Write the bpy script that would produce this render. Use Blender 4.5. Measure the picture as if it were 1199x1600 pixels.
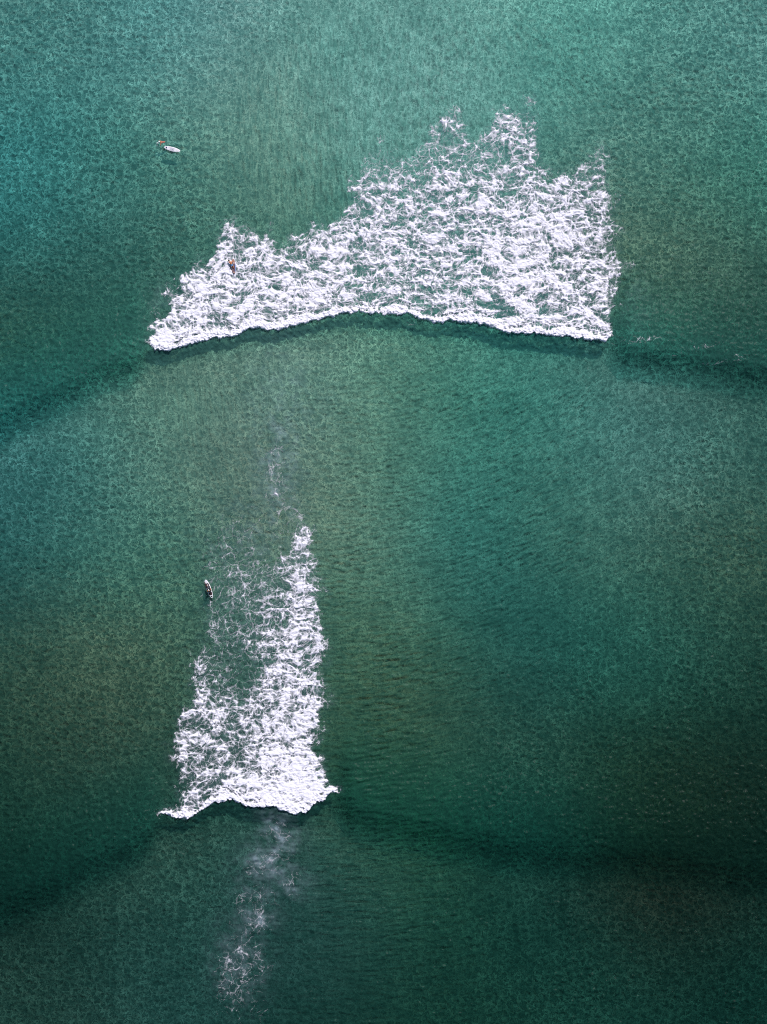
import bpy, bmesh, math, random
import numpy as np
from mathutils import Vector, Matrix

for o in list(bpy.data.objects): bpy.data.objects.remove(o)
C = bpy.context.scene.collection
scene = bpy.context.scene
R = math.radians

# ---------------------------------------------------------------- camera, sky, sun, exposure
CAM_H = 240.0
cam_d = bpy.data.cameras.new('camera'); cam = bpy.data.objects.new('camera', cam_d); C.objects.link(cam)
cam.location = (0, 0, CAM_H); cam.rotation_euler = (0, 0, 0)
cam_d.sensor_fit = 'VERTICAL'; cam_d.sensor_height = 24.0
cam_d.lens = 12.0 * CAM_H / 80.0
cam_d.clip_start = 1.0; cam_d.clip_end = 20000.0
scene.camera = cam

SUN_EL, SUN_AZ = 41.0, 22.0           # azimuth clockwise from +Y (top of the picture)
w = bpy.data.worlds.new('World'); scene.world = w; w.use_nodes = True
nt = w.node_tree; bg = nt.nodes['Background']
sky = nt.nodes.new('ShaderNodeTexSky'); sky.sky_type = 'NISHITA'; sky.sun_disc = False
sky.sun_elevation = R(SUN_EL); sky.sun_rotation = R(SUN_AZ)
sky.air_density = 1.0; sky.dust_density = 1.0; sky.ozone_density = 1.0
nt.links.new(sky.outputs[0], bg.inputs[0]); bg.inputs[1].default_value = 0.10
sd = bpy.data.lights.new('sun', 'SUN'); sd.energy = 4.1; sd.angle = R(0.53); sd.color = (1.0, 0.965, 0.93)
sun = bpy.data.objects.new('sun', sd); C.objects.link(sun)
sdir = Vector((math.sin(R(SUN_AZ)) * math.cos(R(SUN_EL)), math.cos(R(SUN_AZ)) * math.cos(R(SUN_EL)), math.sin(R(SUN_EL))))
sun.rotation_euler = sdir.to_track_quat('Z', 'Y').to_euler(); sun.location = sdir * 200

vs = scene.view_settings
vs.view_transform = 'Standard'; vs.look = 'None'; vs.exposure = 0.0; vs.gamma = 1.0; vs.use_curve_mapping = False
scene.render.engine = 'CYCLES'
scene.cycles.use_denoising = False
scene.cycles.max_bounces = 3; scene.cycles.transparent_max_bounces = 8
scene.cycles.diffuse_bounces = 1; scene.cycles.glossy_bounces = 1; scene.cycles.volume_bounces = 0; scene.cycles.transmission_bounces = 0
scene.cycles.caustics_reflective = False; scene.cycles.caustics_refractive = False
scene.cycles.filter_width = 1.0

# ---------------------------------------------------------------- fields (numpy)
PX = 0.1                                     # metres per source pixel
def WX(px): return (np.asarray(px, float) - 599.5) * PX
def WY(py): return (800.0 - np.asarray(py, float)) * PX

def _h(ix, iy, seed):
    n = (ix.astype(np.int64) * 374761393 + iy.astype(np.int64) * 668265263 + seed * 1442695041) & 0xFFFFFFFF
    n = ((n ^ (n >> 13)) * 1274126177) & 0xFFFFFFFF
    n = ((n ^ (n >> 16)) * 2246822519) & 0xFFFFFFFF
    return ((n ^ (n >> 15)) & 0xFFFFFF) / 16777216.0

def noise(x, y, seed=0):
    """gradient noise about -1..1"""
    ix = np.floor(x); iy = np.floor(y); fx = x - ix; fy = y - iy
    u = fx * fx * fx * (fx * (fx * 6 - 15) + 10); v = fy * fy * fy * (fy * (fy * 6 - 15) + 10)
    def g(dx, dy):
        a = _h(ix + dx, iy + dy, seed) * 6.2831853
        return np.cos(a) * (fx - dx) + np.sin(a) * (fy - dy)
    a, b, c, d = g(0, 0), g(1, 0), g(0, 1), g(1, 1)
    return 1.5 * ((a + (b - a) * u) * (1 - v) + (c + (d - c) * u) * v)

def fbm(x, y, octv=4, seed=0, gain=0.5, lac=2.03):
    s = 0; amp = 1; tot = 0
    for k in range(octv):
        s = s + amp * noise(x * lac ** k + 17.3 * k, y * lac ** k - 9.1 * k, seed + k)
        tot += amp * amp; amp *= gain
    return s / math.sqrt(tot)

def voro(x, y, seed=0, jit=0.95):
    """F2 - F1 (0 on the cell borders) and F1"""
    ix = np.floor(x); iy = np.floor(y)
    f1 = np.full(x.shape, 9.0); f2 = np.full(x.shape, 9.0)
    for dx in (-1, 0, 1):
        for dy in (-1, 0, 1):
            cx = ix + dx; cy = iy + dy
            px = cx + 0.5 + jit * (_h(cx, cy, seed) - 0.5); py = cy + 0.5 + jit * (_h(cx, cy, seed + 71) - 0.5)
            d = np.hypot(px - x, py - y)
            m = d < f1
            f2 = np.where(m, f1, np.minimum(f2, d)); f1 = np.where(m, d, f1)
    return f2 - f1, f1

def sstep(a, b, x):
    t = np.clip((x - a) / (b - a), 0, 1); return t * t * (3 - 2 * t)

def poly_sd(P, x, y):
    """signed distance to a polygon (source px list), metres, positive inside"""
    P = np.array(P, float); X = WX(P[:, 0]); Y = WY(P[:, 1]); n = len(X)
    best = np.full(x.shape, 1e9); ins = np.zeros(x.shape, bool)
    for i in range(n):
        x0, y0, x1, y1 = X[i - 1], Y[i - 1], X[i], Y[i]
        dx, dy = x1 - x0, y1 - y0
        t = np.clip(((x - x0) * dx + (y - y0) * dy) / (dx * dx + dy * dy + 1e-12), 0, 1)
        best = np.minimum(best, (x - x0 - t * dx) ** 2 + (y - y0 - t * dy) ** 2)
        if dy != 0:
            ins ^= ((y0 > y) != (y1 > y)) & (x < (x1 - x0) * (y - y0) / dy + x0)
    d = np.sqrt(best)
    return np.where(ins, d, -d)

def scatter(pts, x, y, power=2.4, soft=1.5):
    """smooth interpolation of (px, py, v...) control points"""
    pts = np.array(pts, float); w = 0; s = 0
    for p in pts:
        k = ((x - WX(p[0])) ** 2 + (y - WY(p[1])) ** 2 + soft) ** (-power / 2 * 1.3)
        w = w + k; s = s + k[..., None] * p[2:]
    return s / w[..., None]

FRONT_A = [(236, 540), (243, 549), (262, 550), (300, 540), (322, 534), (345, 531), (370, 527), (392, 516), (404, 514), (420, 519), (437, 518), (465, 510), (500, 501),
           (540, 494), (570, 491), (600, 495), (635, 494), (660, 502), (680, 508), (700, 505), (740, 507), (765, 512), (790, 522), (830, 523), (870, 527), (915, 532), (945, 536), (955, 526)]
POLY_A = FRONT_A + [(955, 492), (970, 462), (958, 444), (984, 420), (960, 398), (978, 366), (958, 338), (968, 306), (948, 286), (957, 252), (941, 222), (925, 228), (905, 258), (880, 268),
          (857, 272), (842, 240), (846, 175), (832, 150), (812, 152), (795, 165), (772, 168), (760, 200), (738, 212), (722, 168), (700, 170), (672, 202), (640, 238), (612, 232),
          (590, 228), (562, 243), (548, 290), (545, 325), (522, 350), (490, 352), (462, 372), (440, 382), (425, 358), (408, 368), (388, 348), (366, 342), (344, 347), (345, 378), (318, 402),
          (288, 430), (262, 462), (262, 480), (246, 505), (236, 512)]
FRONT_B = [(254, 1270), (272, 1277), (290, 1282), (312, 1272), (330, 1256), (345, 1253), (365, 1249), (385, 1262), (408, 1261), (430, 1263), (450, 1268), (462, 1274), (478, 1272),
           (488, 1260), (505, 1252), (516, 1240), (530, 1237)]
POLY_B = FRONT_B + [(515, 1225), (508, 1200), (492, 1172), (504, 1135), (514, 1085), (506, 1062), (512, 1000), (498, 972), (508, 925), (492, 872), (488, 825), (474, 792), (460, 800),
          (450, 850), (438, 872), (405, 868), (362, 870), (335, 872), (316, 878), (324, 940), (320, 1000), (292, 1028), (300, 1082), (276, 1132), (270, 1182), (284, 1232), (272, 1262)]
# coverage control points inside the two foam sheets (source px, coverage 0..1)
COV_A = [(250, 530, .95), (275, 500, .72), (300, 470, .68), (330, 440, .72), (350, 400, .66), (362, 365, .55), (395, 355, .42), (400, 400, .6), (440, 420, .66), (430, 470, .7), (360, 480, .7), (500, 380, .62),
         (470, 400, .5), (500, 440, .72), (560, 430, .55), (560, 380, .64), (560, 300, .52), (585, 255, .4), (600, 240, .22), (630, 330, .58), (630, 290, .5), (650, 240, .36), (700, 220, .38), (708, 185, .42), (820, 165, .36),
         (640, 400, .6), (700, 360, .6), (690, 300, .58), (760, 340, .66), (720, 400, .55), (760, 280, .5), (790, 190, .54), (800, 215, .48), (775, 178, .42), (820, 165, .16), (770, 235, .36), (840, 300, .56), (860, 340, .72),
         (790, 390, .74), (820, 420, .72), (880, 440, .68), (930, 460, .62), (940, 420, .6), (930, 360, .55), (930, 280, .44), (936, 240, .32), (960, 380, .4), (700, 460, .6), (640, 460, .56),
         (580, 470, .55), (760, 470, .58), (840, 490, .62), (930, 500, .66), (880, 290, .62), (900, 390, .62), (660, 270, .42), (830, 260, .44), (600, 360, .56)]
COV_B = [(280, 1272, .9), (300, 1250, .55), (290, 1200, .5), (290, 1150, .55), (330, 1190, .46), (330, 1230, .52), (360, 1235, .75), (370, 1180, .4), (380, 1130, .46), (330, 1100, .56), (305, 1040, .5), (310, 1070, .42),
         (345, 1020, .26), (335, 980, .40), (340, 1060, .32), (385, 1040, .2), (380, 1065, .2), (400, 1090, .5), (420, 1010, .46), (400, 960, .36), (370, 930, .34), (360, 890, .3), (410, 890, .3), (335, 930, .24), (328, 890, .26),
         (440, 900, .4), (468, 830, .6), (465, 870, .58), (468, 805, .5), (475, 910, .6), (480, 940, .7), (450, 960, .52), (490, 1000, .6), (470, 1010, .62), (440, 1020, .62), (440, 1060, .66), (490, 1050, .58), (420, 1140, .62),
         (460, 1100, .7), (500, 1100, .6), (430, 1200, .82), (470, 1190, .85), (450, 1150, .74), (480, 1230, .92), (420, 1240, .92), (400, 1200, .62), (495, 1080, .66), (485, 1140, .66), (335, 1130, .52), (370, 960, .25), (476, 800, .44)]
# thin leftover foam and a few painted glint flecks: (px, py, rx, ry, angle deg, coverage)
THIN = [(434, 1300, 22, 24, 10, .2), (424, 1345, 34, 20, 20, .19), (455, 1375, 26, 8, 30, .2), (395, 1360, 16, 12, 40, .18), (400, 1430, 24, 22, -10, .25), (412, 1400, 22, 24, 0, .17), (380, 1405, 12, 14, -30, .16), (405, 1445, 22, 6, 20, .22), (375, 1495, 26, 24, 0, .24),
        (368, 1520, 26, 50, 0, .25), (402, 1510, 18, 44, 10, .18), (385, 1460, 26, 24, 0, .17), (360, 1577, 22, 6, 15, .2), (405, 1580, 16, 18, 0, .16), (350, 1545, 10, 30, 0, .18), (430, 740, 16, 70, 3, .22), (405, 790, 30, 10, 20, .1), (440, 800, 34, 40, 0, .17),
        (380, 830, 46, 30, 0, .16), (360, 860, 46, 22, 0, .2), (430, 670, 10, 14, 0, .07), (330, 870, 16, 26, 0, .12), (345, 940, 26, 60, 0, .14), (450, 690, 26, 30, 0, .06), (715, 160, 18, 10, 0, .1), (594, 222, 14, 12, 0, .14),
        (1000, 532, 38, 5, 4, .22), (1075, 550, 46, 6, 12, .12), (1150, 562, 40, 7, 8, .1), (975, 522, 14, 5, 20, .14), (980, 415, 14, 7, 15, .26), (250, 1270, 12, 6, 0, .2), 
        (245, 490, 8, 16, 10, .2), (268, 455, 12, 16, 30, .24), (118, 590, 46, 9, 18, .06), (165, 560, 30, 6, 22, .05), (855, 270, 12, 14, 0, .16), (640, 505, 8, 4, 0, .12), (460, 1395, 20, 14, 0, .08),  # the faint flecks at far left stand in for sun glints
        (247, 224.6, 4, 2, 0, .42), (245.5, 228, 2.5, 3, 0, .36), (252, 228.5, 5, 2, 10, .2), (825, 160, 14, 12, 0, .3), (712, 172, 14, 10, 0, .28), (936, 232, 12, 14, 0, .28), (594, 218, 10, 8, 0, .24), (330, 944, 8, 9, 0, .26), (340, 926, 8, 7, -30, .22), (318, 930, 7, 4, 30, .16), (538, 1228, 9, 3, 15, .2)]

def blend(pts, x, y, sig=8.5):
    """very smooth interpolation of control points (gaussian weights)"""
    w = 1e-9; s = 0
    for p in np.array(pts, float):
        k = np.exp(-((x - WX(p[0])) ** 2 + (y - WY(p[1])) ** 2) / (2 * sig * sig)) + 1e-7
        w = w + k; s = s + k[..., None] * p[2:]
    return s / w[..., None]

def front_line(F, x):
    F = sorted(F, key=lambda p: p[0])
    return WY(np.interp(x / PX + 599.5, [p[0] for p in F], [p[1] for p in F]))

def cells(x, y, s, seed, warp=0.4):
    """distance to the walls of a swirled cell pattern, 0 on the wall"""
    a = noise(x / s * 0.7, y / s * 0.7, seed + 5); b = noise(x / s * 0.7 + 40, y / s * 0.7, seed + 6)
    c = noise(x / s * 1.9, y / s * 1.9, seed + 7); d = noise(x / s * 1.9 + 40, y / s * 1.9, seed + 8)
    e, f1 = voro(x / s + warp * a + 0.12 * c, y / s + warp * b + 0.12 * d, seed)
    return e

def foam_fields(x, y):
    """returns thickness t (positive where there is foam, about 0..1) and milk (aerated water 0..1)"""
    wx = x + 0.8 * noise(x / 4.2, y / 4.2, 3) + 0.3 * noise(x / 1.4, y / 1.4, 4)
    wy = y + 0.7 * noise(x / 4.2 + 30, y / 4.2, 5) + 0.3 * noise(x / 1.4 + 30, y / 1.4, 6)
    fa = front_line(FRONT_A, x); fb = front_line(FRONT_B, x)
    isA = y > -15.0
    v = np.where(isA, y - fa, y - fb)                     # metres behind the breaking lip
    vp = np.clip(v, 0, 99)
    near = np.exp(-(vp / 8.0) ** 2)
    # foam is squeezed into rows towards the lip
    yy = wy + 0.35 * 6.0 * (1 - np.exp(-vp / 6.0)); xx = wx
    E1 = cells(xx, yy, 1.7, 11, .3); E2 = cells(xx, yy, 0.95, 23, .3); E3 = cells(xx, yy, 0.46, 37, .35); E4 = cells(xx, yy, 0.29, 51, .3)
    C = (0.75 * fbm(xx / 3.0, yy / 1.6, 4, 91, 0.62) - 1.0 * (voro(xx / 3.3, yy / 1.9, 97)[1] - 0.42))
    C2 = fbm(xx / 0.8, yy / 0.7, 3, 95, 0.6)
    rows = noise(wx / 4.0, (v + 1.3 * noise(x / 6, y / 6, 15)) / 1.15, 101)
    far_rows = 1 - np.abs(noise(wx / 2.6, (v + 1.6 * noise(x / 7, y / 7, 18) + .25 * np.abs(np.sin(x / 1.1))) / 1.05, 107)) * 2.2
    streak = noise(x / 0.3 + 0.8 * noise(x / 2, y / 2, 1), y / 1.2, 103)
    fine = noise(x / .2, y / .2, 120)
    edge = 1.35 * fbm(x / 2.2, y / 2.2, 4, 131) + 0.4 * noise(x / 0.5, y / 0.5, 137)
    sdA = poly_sd(POLY_A, x, y); sdB = poly_sd(POLY_B, x, y)
    bump = -0.25 + 0.75 * np.abs(noise(x / 2.3, y / 9, 140)) + 0.42 * np.abs(noise(x / 0.85, y / 4, 141)) + .22 * np.abs(noise(x / .36, y / 1.2, 143)) + .08 * noise(x / .16, y / .2, 142)
    cov = np.zeros_like(x)
    for sd, pts, fr in ((sdA, COV_A, fa), (sdB, COV_B, fb)):
        c = scatter(pts, x, y, soft=1.0)[..., 0]
        vf = y - fr
        lip = sstep(0, .2, vf - bump) * (1 - sstep(0.7, 2.6, vf + 0.8 * noise(x / 3.2, y / 2.5, 151) + .35 * streak))
        m = sstep(-0.9, 1.3, sd + edge) if True else 0
        m_front = sstep(0.0, 0.12, vf - bump)          # hard leading edge
        out = sstep(-1.2, 0.0, sd)
        cc = c * m
        cc = np.maximum(cc, 0.97 * lip * sstep(-0.5, 0.3, sd))
        cov = np.maximum(cov, np.where(vf < 3, cc * np.where(sd > -2.5, m_front, 0), cc))
    thin = np.zeros_like(x)
    for (px, py, rx, ry, an, c) in THIN:
        dx = x - WX(px); dy = y - WY(py); a = math.radians(an); ca, sa = math.cos(a), math.sin(a)
        u = (dx * ca + dy * sa) / (rx * PX); w = (-dx * sa + dy * ca) / (ry * PX)
        thin = np.maximum(thin, c * np.exp(-(u * u + w * w) ** 1.3 * 0.7))
    thin = thin * (0.6 + 0.8 * sstep(-.7, .7, fbm(x / 1.7, y / 1.7, 3, 161))) * 1.25
    cov = np.maximum(cov, thin)
    cl = 1.03 * cov + (0.38 * C + 0.05 * C2) * sstep(0.08, .6, cov) * (1 - 0.85 * sstep(.82, .97, cov)) + (1 - near) * 0.17 * far_rows * sstep(.2, .5, cov) * (1 - sstep(.82, .95, cov)) - (1 - near) * .04 + near * (0.30 + 0.70 * sstep(0, 1, (v - 1.5) / 2)) * ((0.34 + 0.30 * sstep(10, 22, x)) * rows + 0.14 * streak) * (1 - sstep(.85, .97, cov))
    clc = np.clip(cl, 0, 1.2)
    def layer(E, w0, w1, p, soft, gate):
        w = w0 * sstep(gate, gate + 0.12, cl) + w1 * clc ** p
        w = w * (1 + 0.22 * C2)
        return np.clip((w - E) / soft, 0, 1.6)
    a1 = layer(E1, 0.075, 0.42, 2.2, 0.12, 0.02)
    a2 = layer(E2, 0.085, 0.62, 2.0, 0.16, 0.10)
    a3 = layer(E3, 0.06, 0.78, 1.7, 0.28, 0.2)
    a4 = layer(E4, 0.05, 0.6, 1.5, 0.34, 0.2)
    film = sstep(0.40, 0.95, cl + 0.12 * C2)
    t = a1 * 0.42 + a2 * 0.38 + a3 * 0.36 + a4 * 0.24 + 0.20 * film + 0.1 * fine * np.minimum(1, a1 + a2 + a3) + 0.35 * sstep(.8, .97, cov)
    t = t * (0.8 + 0.25 * C2) - 0.10
    t = np.where(cov < 0.02, -1, t)
    # milky, bubble-filled water between and behind the strands
    inA = sstep(-1.5, 2.5, sdA + edge) * scatter(COV_A, x, y, soft=2.0)[..., 0]
    inB = sstep(-1.5, 2.5, sdB + edge) * scatter(COV_B, x, y, soft=2.0)[..., 0]
    inA = np.where(y - fa > 0.1, inA, 0); inB = np.where(y - fb > .1, inB, 0)
    veil = np.zeros_like(x)
    for (px, py, rx, ry, c) in ((436, 1308, 30, 44, 1.9), (420, 1350, 40, 28, 1.7), (452, 1384, 36, 18, 1.3), (400, 1430, 30, 30, 1.3), (375, 1500, 38, 60, 1.0), (400, 1390, 36, 40, .7), (395, 960, 70, 110, .7), (400, 840, 70, 60, .6), (435, 720, 34, 110, 1.3), (445, 620, 60, 90, .5), (370, 860, 60, 60, .5), (60 + 930, 470, 26, 50, .3), (255, 470, 22, 40, .35)):
        veil = np.maximum(veil, c * np.exp(-(((x - WX(px)) / (rx * PX)) ** 2 + ((y - WY(py)) / (ry * PX)) ** 2)))
    veil = veil * np.clip(0.55 + 0.75 * fbm(wx / 2.4, wy / 2.4, 4, 175), 0, 1.3) * np.where(isA, 1, np.where((v < -0.5) & (y - fb > -4), sstep(-4, -1, y - fb) * 0 + 1, 1))
    milk = np.maximum(veil, np.maximum(inA, inB), thin * 1.6) * 0.6 * (0.55 + 0.45 * fbm(x / 1.1, y / 1.1, 4, 171))
    return t, np.clip(milk, 0, 1), cov, v

# ---------------------------------------------------------------- helpers
def tag(o, label=None, cat=None, group=None, kind=None):
    if label: o['label'] = label
    if cat: o['category'] = cat
    if group: o['group'] = group
    if kind: o['kind'] = kind
    return o

def link(name, me, mats=(), parent=None):
    o = bpy.data.objects.new(name, me); C.objects.link(o)
    for m in (mats if isinstance(mats, (list, tuple)) else [mats]): me.materials.append(m)
    if parent: o.parent = parent
    return o

def empty(name, loc, rz=0.0):
    o = bpy.data.objects.new(name, None); C.objects.link(o)
    o.empty_display_size = 0.3; o.location = loc; o.rotation_euler = (0, 0, rz); return o

def grid_mesh(name, X, Y, Z, keep=None, attrs=None):
    """X, Y, Z 2-D arrays -> quad mesh; keep = bool per quad"""
    ny, nx = X.shape
    idx = np.arange(nx * ny).reshape(ny, nx)
    q = np.stack([idx[:-1, :-1], idx[:-1, 1:], idx[1:, 1:], idx[1:, :-1]], -1).reshape(-1, 4)
    co = np.stack([X, Y, Z], -1).reshape(-1, 3)
    at = {k: v.reshape(v.shape[0] * v.shape[1], -1) for k, v in (attrs or {}).items()}
    if keep is not None:
        q = q[keep.reshape(-1)]
        used = np.zeros(len(co), bool); used[q.reshape(-1)] = True
        rm = np.cumsum(used) - 1
        q = rm[q]; co = co[used]; at = {k: v[used] for k, v in at.items()}
    me = bpy.data.meshes.new(name)
    me.vertices.add(len(co)); me.vertices.foreach_set('co', co.astype(np.float32).ravel())
    me.loops.add(len(q) * 4); me.loops.foreach_set('vertex_index', q.astype(np.int32).ravel())
    me.polygons.add(len(q)); me.polygons.foreach_set('loop_start', np.arange(0, len(q) * 4, 4, dtype=np.int32))
    me.polygons.foreach_set('use_smooth', np.ones(len(q), bool))
    me.update(calc_edges=True)
    for k, v in at.items():
        if v.shape[1] == 1:
            a = me.attributes.new(k, 'FLOAT', 'POINT'); a.data.foreach_set('value', v.astype(np.float32).ravel())
        else:
            a = me.attributes.new(k, 'FLOAT_COLOR', 'POINT')
            a.data.foreach_set('color', np.concatenate([v, np.ones((len(v), 1))], 1).astype(np.float32).ravel())
    return me

class N:
    """small node-graph helper"""
    def __init__(self, name):
        self.m = bpy.data.materials.new(name); self.m.use_nodes = True
        self.t = self.m.node_tree; self.t.nodes.clear(); self.out = self.t.nodes.new('ShaderNodeOutputMaterial')
    def __call__(self, typ, props=None, **ins):
        n = self.t.nodes.new(typ)
        for k, v in (props or {}).items(): setattr(n, k, v)
        for k, v in ins.items():
            key = int(k[1:]) if k[0] == 'i' and k[1:].isdigit() else k.replace('_', ' ')
            s = n.inputs[key]
            if isinstance(v, bpy.types.NodeSocket): self.t.links.new(v, s)
            elif isinstance(v, bpy.types.Node): self.t.links.new(v.outputs[0], s)
            else: s.default_value = v
        return n
    def math(self, op, a, b=0.0, clamp=False): return self('ShaderNodeMath', {'operation': op, 'use_clamp': clamp}, i0=a, i1=b).outputs[0]
    def mixc(self, f, a, b, mode='MIX'):
        n = self('ShaderNodeMix', {'data_type': 'RGBA', 'blend_type': mode}); 
        for s, v in ((n.inputs[0], f), (n.inputs[6], a), (n.inputs[7], b)):
            if isinstance(v, bpy.types.NodeSocket): self.t.links.new(v, s)
            else: s.default_value = v
        return n.outputs[2]
    def rng(self, v, a, b, c=0.0, d=1.0, smooth=False):
        n = self('ShaderNodeMapRange', {'interpolation_type': 'SMOOTHSTEP'} if smooth else None, i0=v, i1=a, i2=b, i3=c, i4=d); return n.outputs[0]
    def surf(self, s): self.t.links.new(s.outputs[0], self.out.inputs['Surface']); return self.m

def simple_mat(name, col, rough=0.5, var=0.08, scale=18.0, spec=0.5, bump=0.0):
    n = N(name); tc = n('ShaderNodeTexCoord')
    nz = n('ShaderNodeTexNoise', Vector=tc.outputs['Object'], Scale=scale, Detail=4.0)
    c2 = tuple(max(0, c * (1 - 3 * var)) for c in col[:3]) + (1,)
    f = n.rng(nz.outputs[0], .35, .75)
    p = n('ShaderNodeBsdfPrincipled', Roughness=rough, Base_Color=n.mixc(f, tuple(col[:3]) + (1,), c2))
    p.inputs['Specular IOR Level'].default_value = spec
    if bump:
        b = n('ShaderNodeBump', Height=nz.outputs[0], Strength=bump, Distance=0.01); n.t.links.new(b.outputs[0], p.inputs['Normal'])
    return n.surf(p)

# ---------------------------------------------------------------- the shape of the sea
LINE_A = [(-900, 960), (-400, 800), (-150, 715), (0, 645), (60, 612), (120, 580), (180, 556), (236, 538)] + FRONT_A[2:-1] + [(990, 536), (1060, 546), (1199, 566), (1400, 600), (1900, 690), (2600, 800)]
LINE_B = [(-900, 1700), (-400, 1560), (-100, 1445), (0, 1398), (120, 1338), (200, 1300)] + FRONT_B + [(600, 1256), (680, 1274), (760, 1290), (900, 1308), (1060, 1322), (1199, 1334), (1500, 1370), (2200, 1500)]
def hwin(x, c, w): return np.exp(-((x - c) / w) ** 2)

def swell(x, y):
    z = 0.10 * np.sin(y / 9.0 + 0.8 * noise(x / 40, y / 60, 201)) * 1.0 + 0.10 * fbm(x / 17, y / 12, 2, 203)
    px = x / PX + 599.5
    for L, amp, x0, x1, bw, fw in ((LINE_A, 2.9, 236, 958, 9.0, 2.9), (LINE_B, 2.8, 254, 530, 9.0, 3.9)):
        S = sorted(L, key=lambda p: p[0]); lx = np.array([p[0] for p in S], float); ly = np.array([p[1] for p in S], float)
        # the crest follows the smoothed line
        k = np.linspace(-900, 2600, 701); v = np.interp(k, lx, ly); g = np.exp(-(np.arange(-12, 13) / 5.0) ** 2); g /= g.sum()
        v = np.convolve(np.pad(v, 12, 'edge'), g, 'valid')
        yc = WY(np.interp(px, k, v))
        broken = sstep(x0 - 25, x0 + 10, px) * (1 - sstep(x1 - 10, x1 + 25, px))
        s = y - yc
        s = s + 0.5 * noise(x / 6, y / 12, 211) * (1 - broken)
        off = 0.6 + 1.0 * (1 - broken)
        s = s - off * broken + 0.3
        wf = 2.0 * broken + fw * (1 - broken)
        a = amp * (0.85 - 0.63 * broken) * (0.55 + 0.45 * np.exp(-((px - (x0 + x1) / 2) / 900.0) ** 2))
        z = z + a * np.where(s < 0, np.exp(-(s / wf) ** 2), np.exp(-(s / bw) ** 2))
        z = z - 0.16 * np.exp(-((s + 2.0 * wf) / (1.4 * wf)) ** 2)
    return z

def rot(x, y, a):
    c, s = math.cos(R(a)), math.sin(R(a)); return x * c + y * s, -x * s + y * c

def net(x, y, s, sx, sy, seed, w=0.26, warp=0.35):
    """soft ridges along swirled cell walls"""
    u = x / (s * sx); v = y / (s * sy)
    a = noise(u * 0.5, v * 0.5, seed + 1); b = noise(u * 0.5 + 31, v * 0.5, seed + 2)
    e, f1 = voro(u + warp * a, v + warp * b, seed)
    return np.exp(-(e / w) ** 1.3) - 0.35

ARC_V = (1000, 260, .55); ARC_D = (480, 150, 1.0)
def polar(x, y, cx, cy, k):
    """(distance, arc length) about a source: wavelets bending round the breaking wave"""
    dx = x - float(WX(cx)); dy = (y - float(WY(cy))) * k; r = np.hypot(dx, dy); return r, np.arctan2(dy, -dx) * 55.0 * (1 if k == 1 else .8)
def trains(x, y):
    """how much of the water carries arc-shaped wavelets of either kind"""
    px = x / PX + 599.5; py = 800 - y / PX
    def blob(cx, cy, rx, ry): return np.exp(-((px - cx) / rx) ** 2 - ((py - cy) / ry) ** 2)
    wob = 0.3 * noise(x / 9, y / 9, 381)
    wv = np.clip(1.15 * blob(610, 120, 250, 150) + 0.9 * blob(460, 260, 120, 130) + .7 * blob(330, 640, 120, 120) + .6 * blob(880, 90, 120, 90) + wob * .7, 0, 1)
    wd = np.clip(1.0 * blob(760, 850, 260, 220) + 0.95 * blob(600, 1050, 130, 260) + .9 * blob(580, 1420, 170, 180) + 0.8 * blob(800, 620, 260, 80) + wob, 0, 1) * (1 - wv)
    return wv, wd

def ripples(x, y):
    px = x / PX + 599.5; py = 800 - y / PX
    iso = 0.55 * net(x, y, 1.15, 1.1, 0.95, 301) + 0.30 * net(x, y, 0.62, 1.1, 1, 311) + 0.42 * fbm(x / 0.9, y / 0.75, 3, 321, 0.6)
    xv, yv = polar(x, y, *ARC_V)
    ver = 0.75 * net(xv, yv, 1.0, 0.8, 2.2, 331, .3) + 0.6 * fbm(xv / 0.6, yv / 1.3, 3, 341, 0.55)
    xd, yd = polar(x, y, *ARC_D)
    dia = 0.7 * net(xd, yd, 0.9, 0.8, 2.4, 351, .3) + 0.65 * fbm(xd / 0.5, yd / 1.6, 3, 361, 0.6)
    xh, yh = rot(x, y, 5)
    hor = 0.6 * noise(xh / 2.2, yh / 0.62, 371) + 0.35 * fbm(xh / 1.3, yh / .5, 2, 373)
    wv, wd = trains(x, y); wob = 0.25 * noise(x / 9, y / 9, 381)
    def blob(cx, cy, rx, ry): return np.exp(-((px - cx) / rx) ** 2 - ((py - cy) / ry) ** 2)
    wh = np.clip(0.9 * blob(600, 1130, 70, 120) + .8 * blob(1040, 440, 120, 80) + .7 * blob(200, 480, 60, 60) + wob * .4, 0, 1) * (1 - wv) * .7
    wi = np.clip(1 - wv - wd * .85 - wh * .5, 0.05, 1)
    patch = 0.85 + 0.35 * fbm(x / 14, y / 10, 3, 391)
    r = wi * iso + wv * ver + wd * dia + wh * hor
    return r * patch

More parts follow.
